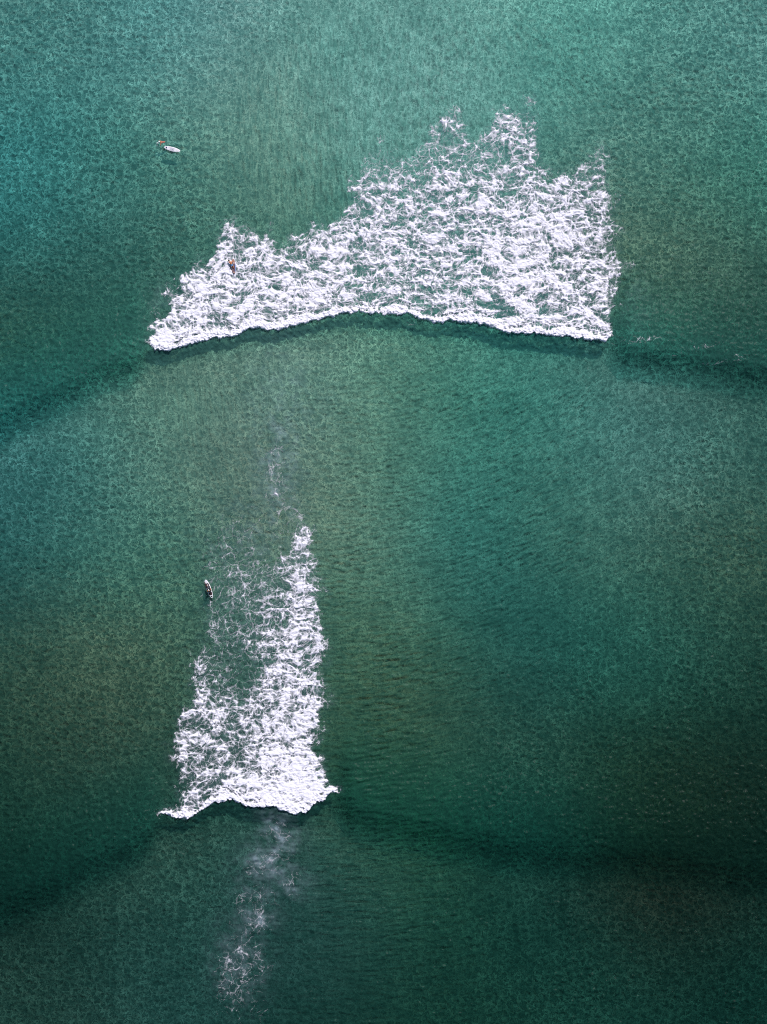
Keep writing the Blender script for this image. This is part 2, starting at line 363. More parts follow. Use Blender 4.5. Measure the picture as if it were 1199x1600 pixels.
# target-driven lie of the sea bed, deepened to darken the lower corners: (px, py, depth m, turbidity 0..1)
BED = [(50, 50, 2.6), (600, 50, 1.7), (1150, 50, 2.3), (50, 300, 2.9), (250, 300, 2.1), (450, 250, 1.7), (600, 130, 1.5), (1000, 200, 2.1), (1150, 300, 2.3), (100, 480, 2.6), (1100, 450, 2.3),
       (50, 640, 3.0), (1130, 560, 2.8), (300, 650, 1.7), (450, 600, 1.4), (650, 600, 1.9), (850, 620, 2.5), (1050, 680, 2.3), (50, 850, 2.4), (250, 850, 1.9), (420, 760, 1.6), (560, 820, 1.7),
       (750, 850, 2.7), (900, 800, 2.6), (1100, 850, 2.3), (60, 1050, 2.0), (200, 1050, 1.8), (600, 1000, 1.9), (850, 1000, 3.0), (1000, 1000, 2.7), (1150, 1050, 2.7), (50, 1250, 2.4), (600, 1150, 2.1),
       (850, 1200, 3.0), (1050, 1200, 2.8), (50, 1400, 3.4), (300, 1350, 2.5), (600, 1350, 2.8), (850, 1350, 3.5), (1080, 1340, 3.7), (100, 1550, 3.0), (400, 1500, 3.3), (700, 1550, 3.4), (1000, 1550, 3.6)]
# bed cover (linear albedo) and water tint; vignette darkening is painted into both
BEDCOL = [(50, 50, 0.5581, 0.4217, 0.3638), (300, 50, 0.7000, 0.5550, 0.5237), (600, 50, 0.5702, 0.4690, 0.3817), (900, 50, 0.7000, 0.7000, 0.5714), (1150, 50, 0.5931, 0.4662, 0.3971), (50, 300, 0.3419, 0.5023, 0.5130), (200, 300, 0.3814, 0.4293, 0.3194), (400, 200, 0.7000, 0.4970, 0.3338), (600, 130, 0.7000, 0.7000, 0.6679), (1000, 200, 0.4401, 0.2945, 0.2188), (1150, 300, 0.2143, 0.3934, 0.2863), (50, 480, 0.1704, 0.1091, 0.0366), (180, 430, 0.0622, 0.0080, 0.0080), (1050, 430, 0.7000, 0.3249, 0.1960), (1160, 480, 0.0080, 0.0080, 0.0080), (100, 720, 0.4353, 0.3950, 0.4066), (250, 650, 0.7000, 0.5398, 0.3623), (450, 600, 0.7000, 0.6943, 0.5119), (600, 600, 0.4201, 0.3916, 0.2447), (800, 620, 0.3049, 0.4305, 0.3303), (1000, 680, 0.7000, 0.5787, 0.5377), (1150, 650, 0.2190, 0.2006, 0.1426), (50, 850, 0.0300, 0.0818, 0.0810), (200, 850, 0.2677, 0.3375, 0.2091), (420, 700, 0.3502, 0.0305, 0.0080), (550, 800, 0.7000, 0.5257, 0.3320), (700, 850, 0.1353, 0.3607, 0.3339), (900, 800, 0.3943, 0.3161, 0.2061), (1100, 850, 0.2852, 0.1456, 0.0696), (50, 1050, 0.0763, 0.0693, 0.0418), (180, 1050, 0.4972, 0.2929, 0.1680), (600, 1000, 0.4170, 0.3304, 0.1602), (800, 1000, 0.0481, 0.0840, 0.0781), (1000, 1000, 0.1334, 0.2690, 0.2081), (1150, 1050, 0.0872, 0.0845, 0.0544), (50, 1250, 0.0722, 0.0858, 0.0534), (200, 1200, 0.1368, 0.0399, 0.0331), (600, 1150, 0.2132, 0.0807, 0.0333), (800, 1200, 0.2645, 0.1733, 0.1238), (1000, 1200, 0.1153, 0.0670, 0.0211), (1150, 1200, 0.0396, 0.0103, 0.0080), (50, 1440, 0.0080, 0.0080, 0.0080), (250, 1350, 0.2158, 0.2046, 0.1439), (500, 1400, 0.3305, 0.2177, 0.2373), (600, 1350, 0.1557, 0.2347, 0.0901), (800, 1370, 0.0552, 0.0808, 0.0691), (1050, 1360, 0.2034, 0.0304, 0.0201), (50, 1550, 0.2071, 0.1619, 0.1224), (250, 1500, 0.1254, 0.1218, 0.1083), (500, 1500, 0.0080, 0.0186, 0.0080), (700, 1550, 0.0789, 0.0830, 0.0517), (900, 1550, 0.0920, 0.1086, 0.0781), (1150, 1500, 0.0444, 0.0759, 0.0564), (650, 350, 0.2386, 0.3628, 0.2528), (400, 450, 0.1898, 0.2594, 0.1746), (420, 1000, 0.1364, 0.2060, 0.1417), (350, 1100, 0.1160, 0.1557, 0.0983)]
WATER_TINT = [(50, 50, 0.0344, 0.1798, 0.1736), (300, 50, 0.0625, 0.2481, 0.2431), (600, 50, 0.0714, 0.2806, 0.2551), (900, 50, 0.0575, 0.2681, 0.2352), (1150, 50, 0.0483, 0.2215, 0.2044), (50, 300, 0.0199, 0.1539, 0.1520), (200, 300, 0.0277, 0.1561, 0.1409), (400, 200, 0.0685, 0.2402, 0.2076), (600, 130, 0.1139, 0.3364, 0.2721), (1000, 200, 0.0433, 0.1921, 0.1673), (1150, 300, 0.0294, 0.1531, 0.1242), (50, 480, 0.0139, 0.0886, 0.0752), (180, 430, 0.0172, 0.0946, 0.0778), (1050, 430, 0.0319, 0.1191, 0.0931), (1160, 480, 0.0174, 0.0586, 0.0468), (100, 720, 0.0247, 0.1394, 0.1311), (250, 650, 0.0612, 0.1874, 0.1539), (450, 600, 0.0899, 0.2209, 0.1901), (600, 600, 0.0517, 0.2007, 0.1569), (800, 620, 0.0247, 0.1624, 0.1366), (1000, 680, 0.0368, 0.1506, 0.1366), (1150, 650, 0.0237, 0.1135, 0.0986), (50, 850, 0.0149, 0.1022, 0.0959), (200, 850, 0.0290, 0.1419, 0.1178), (420, 700, 0.0672, 0.1735, 0.1564), (550, 800, 0.0662, 0.1841, 0.1422), (700, 850, 0.0219, 0.1367, 0.1154), (900, 800, 0.0247, 0.1367, 0.1154), (1100, 850, 0.0219, 0.0950, 0.0752), (50, 1050, 0.0169, 0.0698, 0.0516), (180, 1050, 0.0272, 0.0913, 0.0652), (600, 1000, 0.0282, 0.1153, 0.0812), (800, 1000, 0.0113, 0.0844, 0.0713), (1000, 1000, 0.0119, 0.0865, 0.0694), (1150, 1050, 0.0085, 0.0527, 0.0404), (50, 1250, 0.0070, 0.0444, 0.0333), (200, 1200, 0.0113, 0.0579, 0.0440), (600, 1150, 0.0150, 0.0755, 0.0513), (800, 1200, 0.0090, 0.0624, 0.0475), (1000, 1200, 0.0063, 0.0360, 0.0249), (1150, 1200, 0.0048, 0.0249, 0.0174), (50, 1440, 0.0037, 0.0232, 0.0186), (250, 1350, 0.0116, 0.0613, 0.0500), (500, 1400, 0.0126, 0.0637, 0.0571), (600, 1350, 0.0100, 0.0641, 0.0475), (800, 1370, 0.0038, 0.0385, 0.0303), (1050, 1360, 0.0024, 0.0161, 0.0121), (50, 1550, 0.0079, 0.0429, 0.0358), (250, 1500, 0.0084, 0.0532, 0.0470), (500, 1500, 0.0070, 0.0477, 0.0377), (700, 1550, 0.0044, 0.0385, 0.0292), (900, 1550, 0.0044, 0.0385, 0.0303), (1150, 1500, 0.0035, 0.0259, 0.0209), (650, 350, 0.0484, 0.2099, 0.1791), (400, 450, 0.0344, 0.1340, 0.1105), (420, 1000, 0.0247, 0.1064, 0.0897), (350, 1100, 0.0210, 0.0804, 0.0622)]


def axis(lim, step, far, grow):
    a = list(np.arange(-lim, lim + step / 2, step)); s = step; p = a[-1]
    while p < far: s = min(s * grow, 250); p += s; a.append(p); a.insert(0, -p)
    return np.array(a)

gx = axis(66.0, 0.2, 4500, 1.16); gy = axis(86.0, 0.2, 4500, 1.16)
WXg, WYg = np.meshgrid(gx, gy)
inner = (np.abs(WXg) < 68) & (np.abs(WYg) < 88)
fade = np.clip(1 - np.maximum(np.abs(WXg) - 66, np.abs(WYg) - 86) / 9.0, 0, 1)
sw = swell(WXg, WYg)
far_fade = np.exp(-(np.maximum(0, np.hypot(WXg, WYg) - 130) / 120) ** 2)
rp = np.where(fade > 0, ripples(WXg, WYg), 0) * fade
calm = np.ones_like(sw)
RIP = 0.40
wt, wmilk, wcov, wv_ = foam_fields(np.where(inner, WXg, 999), np.where(inner, WYg, 999))
wmilk = np.where(inner, wmilk, 0); wcov = np.where(inner, wcov, 0)
WZ = sw * far_fade + RIP * rp * (1 - 0.55 * np.clip(wcov * 1.2, 0, 1))

def sample(F, x, y):
    """bilinear look-up on the water grid, so that the foam lies exactly on the water"""
    ix = np.clip(np.searchsorted(gx, x) - 1, 0, len(gx) - 2); iy = np.clip(np.searchsorted(gy, y) - 1, 0, len(gy) - 2)
    fx = (x - gx[ix]) / (gx[ix + 1] - gx[ix]); fy = (y - gy[iy]) / (gy[iy + 1] - gy[iy])
    return (F[iy, ix] * (1 - fx) + F[iy, ix + 1] * fx) * (1 - fy) + (F[iy + 1, ix] * (1 - fx) + F[iy + 1, ix + 1] * fx) * fy
def level(px, py, r=0.8):
    X, Y = np.meshgrid(WX(px) + np.linspace(-r, r, 7), WY(py) + np.linspace(-r, r, 7)); return float(sample(WZ, X, Y).mean())

cl_x = np.clip(WXg, -75, 75); cl_y = np.clip(WYg, -95, 95)
water_tint = blend(WATER_TINT, cl_x, cl_y, 10.0)
CUT = 1.0
# ---- water material: clear body with absorption, a cloudy share, sky reflection
n = N('sea_water')
geo = n('ShaderNodeNewGeometry')
pos = geo.outputs['Position']
n2 = n('ShaderNodeTexNoise', {'noise_dimensions': '2D', 'noise_type': 'RIDGED_MULTIFRACTAL'}, Vector=pos, Scale=1.5, Detail=1.5)
bmp = n('ShaderNodeBump', Height=n2.outputs[0], Strength=1.0, Distance=0.085)
tcol = n('ShaderNodeAttribute', {'attribute_name': 'cloud'}); milk = n('ShaderNodeAttribute', {'attribute_name': 'milk'})
milkf = n.rng(milk.outputs['Fac'], 0.0, 1.0, 0.0, 0.85)
dcol = n.mixc(milkf, tcol.outputs['Color'], (0.36, 0.44, 0.52, 1))
dif = n('ShaderNodeBsdfDiffuse', Color=dcol, Normal=bmp.outputs[0])
tra = n('ShaderNodeBsdfTransparent', Color=n('ShaderNodeAttribute', {'attribute_name': 'clear'}).outputs['Color'])
cloudy = n.math('ADD', 0.50, n.math('MULTIPLY', milkf, 0.48), True)
body = n('ShaderNodeMixShader', Fac=cloudy, i1=tra, i2=dif)
glo = n('ShaderNodeBsdfGlossy', Roughness=0.3, Normal=bmp.outputs[0])
fr = n('ShaderNodeFresnel', IOR=1.33, Normal=bmp.outputs[0])
frc = n.math('MULTIPLY', n.math('MULTIPLY', fr.outputs[0], 0.08), n.math('SUBTRACT', 1.0, geo.outputs['Backfacing']))
water_mat = n.surf(n('ShaderNodeMixShader', Fac=frc, i1=body, i2=glo))

# clear water takes light away with depth: one pass through it from top to bed (Beer's law, per vertex)
dep_w = np.maximum(WZ + 0.62 * blend(BED, cl_x, cl_y, 10.0)[..., 0], 0.2)
clear = np.exp(-dep_w[..., None] * np.array([0.42, 0.13, 0.145]) * 1.1)
me = grid_mesh('water', WXg, WYg, WZ, attrs={'cloud': water_tint, 'milk': wmilk, 'clear': clear})
tag(link('water', me, water_mat), 'green turquoise sea with two breaking swells', kind='structure')

# ---- sea bed
bx = axis(75.0, 0.6, 4500, 1.3); by = axis(95.0, 0.6, 4500, 1.3)
BX, BY = np.meshgrid(bx, by)
bcx = np.clip(BX, -75, 75); bcy = np.clip(BY, -95, 95)
depth = 0.62 * blend(BED, bcx, bcy, 10.0)[..., 0] + 0.08 * fbm(BX / 12, BY / 12, 3, 401) * (np.hypot(BX, BY) < 200)
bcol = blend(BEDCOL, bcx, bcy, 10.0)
bwv, bwd = trains(bcx, bcy); pr, pt = polar(BX, BY, *ARC_V); qr, qt = polar(BX, BY, *ARC_D)
arc = (np.where(bwv > bwd, pr, qr), np.where(bwv > bwd, pt, qt), np.clip(np.maximum(bwv, bwd), 0, 1))
n = N('sea_bed_sand_caustics')
pos = n('ShaderNodeNewGeometry').outputs['Position']
def nz(vec, scale, det=2.0, rough=.55): return n('ShaderNodeTexNoise', {'noise_dimensions': '2D'}, Vector=vec, Scale=scale, Detail=det, Roughness=rough)
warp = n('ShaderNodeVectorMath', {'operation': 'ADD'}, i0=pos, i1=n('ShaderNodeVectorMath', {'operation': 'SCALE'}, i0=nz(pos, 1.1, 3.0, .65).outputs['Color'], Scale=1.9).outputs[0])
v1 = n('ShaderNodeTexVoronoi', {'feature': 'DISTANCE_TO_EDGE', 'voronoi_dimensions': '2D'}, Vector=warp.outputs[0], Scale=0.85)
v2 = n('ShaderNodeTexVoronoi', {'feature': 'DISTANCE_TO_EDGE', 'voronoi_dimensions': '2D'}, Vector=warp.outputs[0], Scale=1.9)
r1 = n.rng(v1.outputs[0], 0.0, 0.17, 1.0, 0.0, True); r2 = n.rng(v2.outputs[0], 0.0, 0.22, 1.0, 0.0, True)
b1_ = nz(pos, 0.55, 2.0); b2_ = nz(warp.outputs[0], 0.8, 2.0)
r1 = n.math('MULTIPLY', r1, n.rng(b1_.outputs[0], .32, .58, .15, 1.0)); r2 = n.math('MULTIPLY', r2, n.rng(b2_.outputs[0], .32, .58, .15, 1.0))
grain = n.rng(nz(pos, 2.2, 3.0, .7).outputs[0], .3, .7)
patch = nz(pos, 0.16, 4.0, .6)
k_iso = n.math('ADD', n.math('ADD', n.math('MULTIPLY', r1, 2.3), n.math('MULTIPLY', r2, 2.0)), n.math('MULTIPLY', grain, 0.5))  # caustic light net painted into the bed albedo
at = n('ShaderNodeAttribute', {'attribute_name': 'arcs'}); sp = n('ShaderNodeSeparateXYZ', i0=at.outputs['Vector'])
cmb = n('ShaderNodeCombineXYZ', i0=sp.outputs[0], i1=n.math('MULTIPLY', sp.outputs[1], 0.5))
l1 = n.math('ABSOLUTE', n.math('SUBTRACT', nz(cmb.outputs[0], 1.15, 2.0, .6).outputs[0], 0.5)); l1 = n.rng(l1, 0.0, 0.10, 1.0, 0.0)  # arc-shaped light lines, part of the painted caustics
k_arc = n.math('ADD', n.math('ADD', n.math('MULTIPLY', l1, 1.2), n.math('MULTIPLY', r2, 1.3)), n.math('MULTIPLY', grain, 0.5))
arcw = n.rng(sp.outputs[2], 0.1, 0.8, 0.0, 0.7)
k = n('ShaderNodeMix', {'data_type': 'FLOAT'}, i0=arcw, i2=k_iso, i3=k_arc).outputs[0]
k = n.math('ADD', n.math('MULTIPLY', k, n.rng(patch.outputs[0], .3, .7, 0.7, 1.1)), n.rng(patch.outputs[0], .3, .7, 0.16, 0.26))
bc = n('ShaderNodeAttribute', {'attribute_name': 'ground'})
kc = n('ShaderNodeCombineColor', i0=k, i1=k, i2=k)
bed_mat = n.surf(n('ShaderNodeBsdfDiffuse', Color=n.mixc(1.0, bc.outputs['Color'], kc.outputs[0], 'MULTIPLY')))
tag(link('sea_bed', grid_mesh('sea_bed', BX, BY, -depth, attrs={'ground': bcol, 'arcs': np.stack(arc, -1)}), bed_mat), 'sandy sea bed with weed patches, painted caustic net and vignette darkening', kind='structure')

# ---------------------------------------------------------------- foam
n = N('sea_foam')
pos = n('ShaderNodeNewGeometry').outputs['Position']
th = n('ShaderNodeAttribute', {'attribute_name': 'thick'})
f1 = n('ShaderNodeTexNoise', {'noise_dimensions': '2D'}, Vector=pos, Scale=7.0, Detail=2.0, Roughness=0.65)
tt = n.math('ADD', th.outputs['Fac'], n.math('MULTIPLY', n.math('SUBTRACT', f1.outputs[0], 0.5), 0.5))
alpha = n.rng(tt, 0.0, 1.0, 0.0, 1.0)
fb = n('ShaderNodeBump', Height=tt, Strength=0.5, Distance=0.06)
fd = n('ShaderNodeBsdfDiffuse', Color=(0.82, 0.79, 0.87, 1), Normal=fb.outputs[0])
foam_mat = n.surf(n('ShaderNodeMixShader', Fac=alpha, i1=n('ShaderNodeBsdfTransparent'), i2=fd))

def build_foam(name, x0, x1, y0, y1, step, label):
    xs = np.arange(float(WX(x0)), float(WX(x1)), step); ys = np.arange(float(WY(y1)), float(WY(y0)), step)
    X, Y = np.meshgrid(xs, ys)
    t, mk, cov, v = foam_fields(X, Y)
    base = sample(WZ, X, Y)
    tp = np.clip(t, 0, 1.6)
    lip = np.exp(-(np.clip(v, 0, 99) / 2.0) ** 2) * sstep(.3, .8, cov) * (v > -.2)
    lump = 0.20 * np.abs(noise(X / 1.1, Y / 1.1, 501)) + 0.14 * np.abs(noise(X / 0.5, Y / 0.5, 503)) + .07 * noise(X / .24, Y / .24, 505)
    Z = base + 0.006 + 0.07 * tp * (0.7 + 0.6 * cov) + lip * (0.08 + 1.5 * lump) * np.clip(t, 0, 1)
    tm = np.maximum.reduce([t[:-1, :-1], t[1:, :-1], t[:-1, 1:], t[1:, 1:]])
    Z = np.where(t < 0, np.minimum(Z, base + 0.004), Z)
    o = link(name, grid_mesh(name, X, Y, Z, keep=tm > -0.02, attrs={'thick': np.clip(t, -0.3, 2)}), foam_mat)
    tag(o, label, 'foam', kind='stuff'); return o

build_foam('breaking_wave_foam', 60, 1199, 140, 640, 0.085, 'wide white foam trail behind the upper breaking wave')
build_foam('breaking_wave_foam', 236, 560, 642, 1290, 0.085, 'narrow white foam trail behind the lower breaking wave')
build_foam('foam_streaks', 320, 500, 1290, 1600, 0.085, 'thin leftover foam streaks below the lower wave')

# ---------------------------------------------------------------- boards
def hull_mesh(name, L, W, T, nose=0.35, tail=0.6, rock=0.05, flat=0.72, n_st=36, n_sec=20):
    """board along +X (nose at +X); returns mesh and a function deck(u, v) -> point, u -1..1 along, v -1..1 across"""
    def half(u):
        s = (1 - abs(u) ** (2.3 if u > 0 else 2.6)); k = nose if u > 0 else tail
        return 0.5 * W * max(s, 0) ** (0.5 + 0.28 * (k if u > 0 else 1 - tail)) * (1 - (0.10 if u < 0 else 0.04) * abs(u)) + 0.001
    def zc(u): return rock * abs(u) ** 2.4 * (1.6 if u > 0 else 0.7)
    def th(u): return T * (1 - 0.72 * abs(u) ** 3)
    def sec(u, a):
        c, s = math.cos(a), math.sin(a)
        y = half(u) * math.copysign(abs(c) ** 0.72, c)
        z = th(u) * 0.5 * math.copysign(abs(s) ** (flat if s > 0 else 0.62), s)
        return y, z
    bm = bmesh.new(); rings = []
    for i in range(n_st):
        u = -math.cos(math.pi * i / (n_st - 1)); u = max(-0.999, min(0.999, u))
        r = []
        for j in range(n_sec):
            y, z = sec(u, 2 * math.pi * j / n_sec); r.append(bm.verts.new((u * L / 2, y, z + zc(u) + T * 0.5)))
        rings.append(r)
    for a, b in zip(rings[:-1], rings[1:]):
        for j in range(n_sec): bm.faces.new((a[j], b[j], b[(j + 1) % n_sec], a[(j + 1) % n_sec]))
    bm.faces.new(rings[0]); bm.faces.new(list(reversed(rings[-1])))
    bmesh.ops.recalc_face_normals(bm, faces=bm.faces)
    for f in bm.faces: f.smooth = True
    me = bpy.data.meshes.new(name); bm.to_mesh(me); bm.free()
    def deck(u, v, up=0.0):
        y = half(u) * v; a = abs(v) ** (1 / 0.72)
        s = math.sqrt(max(0.0, 1 - min(1, a) ** 2))
        return Vector((u * L / 2, y, zc(u) + T * 0.5 + th(u) * 0.5 * s ** flat + up))
    return me, deck

def deck_patch(name, deck, u0, u1, v0, v1, mat, parent, up=0.006, nu=12, nv=6, rnd=True, label=None):
    """thin raised pad that follows the deck"""
    bm = bmesh.new(); top = []; bot = []
    for i in range(nu + 1):
        r1 = []; r2 = []
        for j in range(nv + 1):
            a = i / nu; b = j / nv
            if rnd:
                e = 1 - abs(2 * a - 1) ** 4 * 0.22
                vv = (v0 + v1) / 2 + (b - 0.5) * (v1 - v0) * e
            else: vv = v0 + b * (v1 - v0)
            u = u0 + a * (u1 - u0)
            r1.append(bm.verts.new(deck(u, vv, up))); r2.append(bm.verts.new(deck(u, vv, -0.004)))
        top.append(r1); bot.append(r2)
    for i in range(nu):
        for j in range(nv): bm.faces.new((top[i][j], top[i + 1][j], top[i + 1][j + 1], top[i][j + 1]))
    def side(a, b, c, d):
        bm.faces.new((a, b, c, d))
    for i in range(nu):
        side(top[i][0], bot[i][0], bot[i + 1][0], top[i + 1][0]); side(top[i + 1][nv], bot[i + 1][nv], bot[i][nv], top[i][nv])
    for j in range(nv):
        side(top[0][j + 1], bot[0][j + 1], bot[0][j], top[0][j]); side(top[nu][j], bot[nu][j], bot[nu][j + 1], top[nu][j + 1])
    bmesh.ops.recalc_face_normals(bm, faces=bm.faces)
    me = bpy.data.meshes.new(name); bm.to_mesh(me); bm.free()
    o = link(name, me, mat, parent)
    if label: o['label'] = label
    return o

def tube(name, pts, r, mat, parent=None, seg=7, closed=False):
    bm = bmesh.new(); rings = []; P = [Vector(p) for p in pts]
    for i, p in enumerate(P):
        t = (P[min(i + 1, len(P) - 1)] - P[max(i - 1, 0)]).normalized()
        a = t.orthogonal().normalized() if abs(t.z) > .9 else t.cross(Vector((0, 0, 1))).normalized(); b = t.cross(a)
        rings.append([bm.verts.new(p + r * (math.cos(2 * math.pi * k / seg) * a + math.sin(2 * math.pi * k / seg) * b)) for k in range(seg)])
    for q, s in zip(rings[:-1], rings[1:]):
        for k in range(seg): bm.faces.new((q[k], s[k], s[(k + 1) % seg], q[(k + 1) % seg]))
    bm.faces.new(rings[0]); bm.faces.new(rings[-1])
    bmesh.ops.recalc_face_normals(bm, faces=bm.faces)
    for f in bm.faces: f.smooth = True
    me = bpy.data.meshes.new(name); bm.to_mesh(me); bm.free(); return link(name, me, mat, parent)

def fin(parent, x, y, h, c, mat, cant=0.0):
    """swept fin below the hull"""
    bm = bmesh.new(); out = [(0, 0), (c, 0), (c * .55, -h * .55), (-c * .15, -h), (-c * .05, -h * .5)]
    A = [bm.verts.new((x + p, y - 0.006 + cant * q, q + 0.01)) for p, q in out]; B = [bm.verts.new((x + p, y + 0.006 + cant * q, q + 0.01)) for p, q in out]
    bm.faces.new(A); bm.faces.new(list(reversed(B)))
    for i in range(5): bm.faces.new((A[i], B[i], B[(i + 1) % 5], A[(i + 1) % 5]))
    bmesh.ops.recalc_face_normals(bm, faces=bm.faces)
    me = bpy.data.meshes.new('fin'); bm.to_mesh(me); bm.free(); return link('fin', me, mat, parent)

M = dict(
    white=simple_mat('board_white', (.80, .78, .82), .25, .03), grey=simple_mat('deck_pad_grey', (.55, .53, .60), .7, .05), navy=simple_mat('navy_print', (.012, .012, .10), .5, .05),
    mauve=simple_mat('mauve_print', (.42, .33, .40), .6, .1), black=simple_mat('black_rubber', (.02, .018, .022), .6, .1), tan=simple_mat('pinkish_wood', (.48, .27, .22), .45, .12, 9),
    plum=simple_mat('plum_panel', (.10, .07, .11), .5, .12, 14), blue=simple_mat('blue_rail', (.16, .30, .72), .4, .08), maroon=simple_mat('dark_maroon', (.035, .008, .010), .5, .15),
    red=simple_mat('red_mark', (.50, .07, .04), .5, .1), skin=simple_mat('orange_tan_skin', (.48, .19, .11), .55, .06, 6), skin2=simple_mat('tanned_skin', (.56, .19, .06), .55, .06, 6),  # orange-tan is the swimmer's own skin tone
    hair=simple_mat('dark_hair', (.02, .013, .010), .6, .2, 60), coral=simple_mat('coral_swimwear', (.42, .13, .09), .7, .06), bluesh=simple_mat('blue_shorts', (.12, .30, .55), .7, .08),
    wet=simple_mat('black_wetsuit', (.016, .018, .024), .5, .15), cap=simple_mat('pale_cap', (.70, .78, .78), .6, .05), eye=simple_mat('eye_dark', (.03, .02, .02), .2, .1), yellow=simple_mat('yellow_trim', (.6, .5, .2), .5, .1))

# ---------------------------------------------------------------- people: one skinned body over a posed skeleton
def person(name, label, loc, rz, J, skin, hair_mat, hair='hair', suit=None, group=None):
    """J: joint name -> (x, y, z); builds body (with hands, five fingers each), hair, eyes and clothes"""
    root = empty(name, loc, rz); tag(root, label, 'person', group)
    V = []; E = []; Rr = []
    def add(p, r, par=None):
        V.append(Vector(p)); Rr.append(r)
        if par is not None: E.append((par, len(V) - 1))
        return len(V) - 1
    j = {k: Vector(v) for k, v in J.items()}
    pel = add(j['pelvis'], .145); sp = add(j['pelvis'].lerp(j['chest'], .5), .125, pel); ch = add(j['chest'], .15, sp)
    nb = add(j['neck'], .065, ch); hb = add(j['neck'].lerp(j['head'], .45), .062, nb)
    hd = add(j['head'], .095, hb); hdir = (j['head'] - j['neck']).normalized(); ct = add(j['head'] + hdir * .085, .075, hd)
    face = Vector(J.get('face', (0, 0, -1))).normalized(); sidev = hdir.cross(face).normalized()
    add(j['head'] + face * .112 - hdir * .005, .014, hd)                                   # nose
    for s in (-1, 1): add(j['head'] + sidev * s * .093, .018, hd)                          # ears
    for s in ('l', 'r'):
        sh = add(j['sho_' + s], .068, ch); el = add(j['elb_' + s], .045, add(j['sho_' + s].lerp(j['elb_' + s], .5), .052, sh))
        wr = add(j['wri_' + s], .03, add(j['elb_' + s].lerp(j['wri_' + s], .4), .042, el))
        d = (j['wri_' + s] - j['elb_' + s]).normalized(); across = d.cross(Vector((0, 0, 1)))
        across = across.normalized() if across.length > .1 else Vector((1, 0, 0)); dn = across.cross(d)
        palm = add(j['wri_' + s] + d * .055, .028, wr)
        pc = j['wri_' + s] + d * .055
        for k, (off, ln) in enumerate(((-.033, .062), (-.011, .075), (.011, .070), (.031, .055))):
            a = add(pc + d * .035 + across * off, .0105, palm); b = add(V[a] + d * ln * .55 + dn * .006, .009, a); add(V[b] + d * ln * .45 - dn * -.014, .0075, b)
        sg = 1 if s == 'l' else -1
        a = add(pc - d * .015 + across * .036 * sg, .013, palm); add(V[a] + d * .045 + across * .022 * sg, .010, a)
        hp = add(j['hip_' + s], .095, pel); kn = add(j['kne_' + s], .058, add(j['hip_' + s].lerp(j['kne_' + s], .5), .082, hp))
        an = add(j['ank_' + s], .037, add(j['kne_' + s].lerp(j['ank_' + s], .35), .055, kn)); toe = Vector(J.get('toe_' + s, j['ank_' + s] + (j['ank_' + s] - j['kne_' + s]).normalized() * .16))
        add(toe, .026, add(j['ank_' + s].lerp(toe, .5), .036, an))
    me = bpy.data.meshes.new('body'); me.from_pydata([tuple(v) for v in V], E, []); me.update()
    o = link('body', me, [skin] + ([suit[0]] if suit else []), root)
    sk = o.modifiers.new('Skin', 'SKIN'); sk.use_smooth_shade = True
    for i, r in enumerate(Rr): me.skin_vertices[0].data[i].radius = (r, r)
    me.skin_vertices[0].data[0].use_root = True
    ss = o.modifiers.new('Sub', 'SUBSURF'); ss.levels = 1; ss.render_levels = 1
    bpy.context.view_layer.update(); dg = bpy.context.evaluated_depsgraph_get()
    m2 = bpy.data.meshes.new_from_object(o.evaluated_get(dg)); o.modifiers.clear(); o.data = m2
    for p in m2.polygons: p.use_smooth = True
    # clothes: a shell a few millimetres outside the body where it is covered
    if suit:
        smat, kind, sname, slabel = suit
        bm = bmesh.new(); bm.from_mesh(m2); bm.verts.ensure_lookup_table()
        def cover(c):
            def near(a, b, t0, t1, r):
                ab = j[b] - j[a]; t = (c - j[a]).dot(ab) / ab.length_squared
                return t0 <= t <= t1 and (c - j[a] - ab * t).length < r
            if kind == 'shorts': return near('pelvis', 'chest', -.5, .22, .3) and min((c - j['wri_l']).length, (c - j['wri_r']).length) > .14 or any(near('hip_' + s, 'kne_' + s, -.4, .55, .15) for s in 'lr')
            if kind == 'swimsuit': return near('pelvis', 'chest', -.35, .95, .19)
            return (near('pelvis', 'chest', -.6, 1.25, .27) or any(near('hip_' + s, 'kne_' + s, -.3, 1.1, .14) or near('kne_' + s, 'ank_' + s, -.1, .92, .12) or near('sho_' + s, 'elb_' + s, -.2, .75, .12) for s in 'lr')) and (c - j['head']).length > .16
        kill = [f for f in bm.faces if not cover(f.calc_center_median())]
        bmesh.ops.delete(bm, geom=kill, context='FACES')
        left = set(bm.verts); best = []
        while left:                                    # keep the one connected garment
            st = [left.pop()]; isl = list(st)
            while st:
                for e in st.pop().link_edges:
                    for q in e.verts:
                        if q in left: left.discard(q); st.append(q); isl.append(q)
            if len(isl) > len(best): best = isl
        best = set(best); bmesh.ops.delete(bm, geom=[q for q in bm.verts if q not in best], context='VERTS'); bm.normal_update()
        for v in bm.verts: v.co += v.normal * .009
        ms = bpy.data.meshes.new(sname); bm.to_mesh(ms); bm.free(); ms.materials.clear()
        c = link(sname, ms, smat, root)
        for p in ms.polygons: p.material_index = 0; p.use_smooth = True
    # hair or cap: upper back shell of the head
    bm = bmesh.new(); bmesh.ops.create_icosphere(bm, subdivisions=3, radius=.125)
    q = Matrix((sidev, face, hdir)).transposed()
    bmesh.ops.delete(bm, geom=[v for v in bm.verts if v.co.y > .035 and v.co.z < .05 or v.co.z < -.06], context='VERTS')
    for v in bm.verts: v.co = q @ Vector((v.co.x * .93, v.co.y * 1.0, v.co.z * 1.06)) + j['head'] + hdir * .035 + Vector((random.uniform(-.004, .004), random.uniform(-.004, .004), 0))
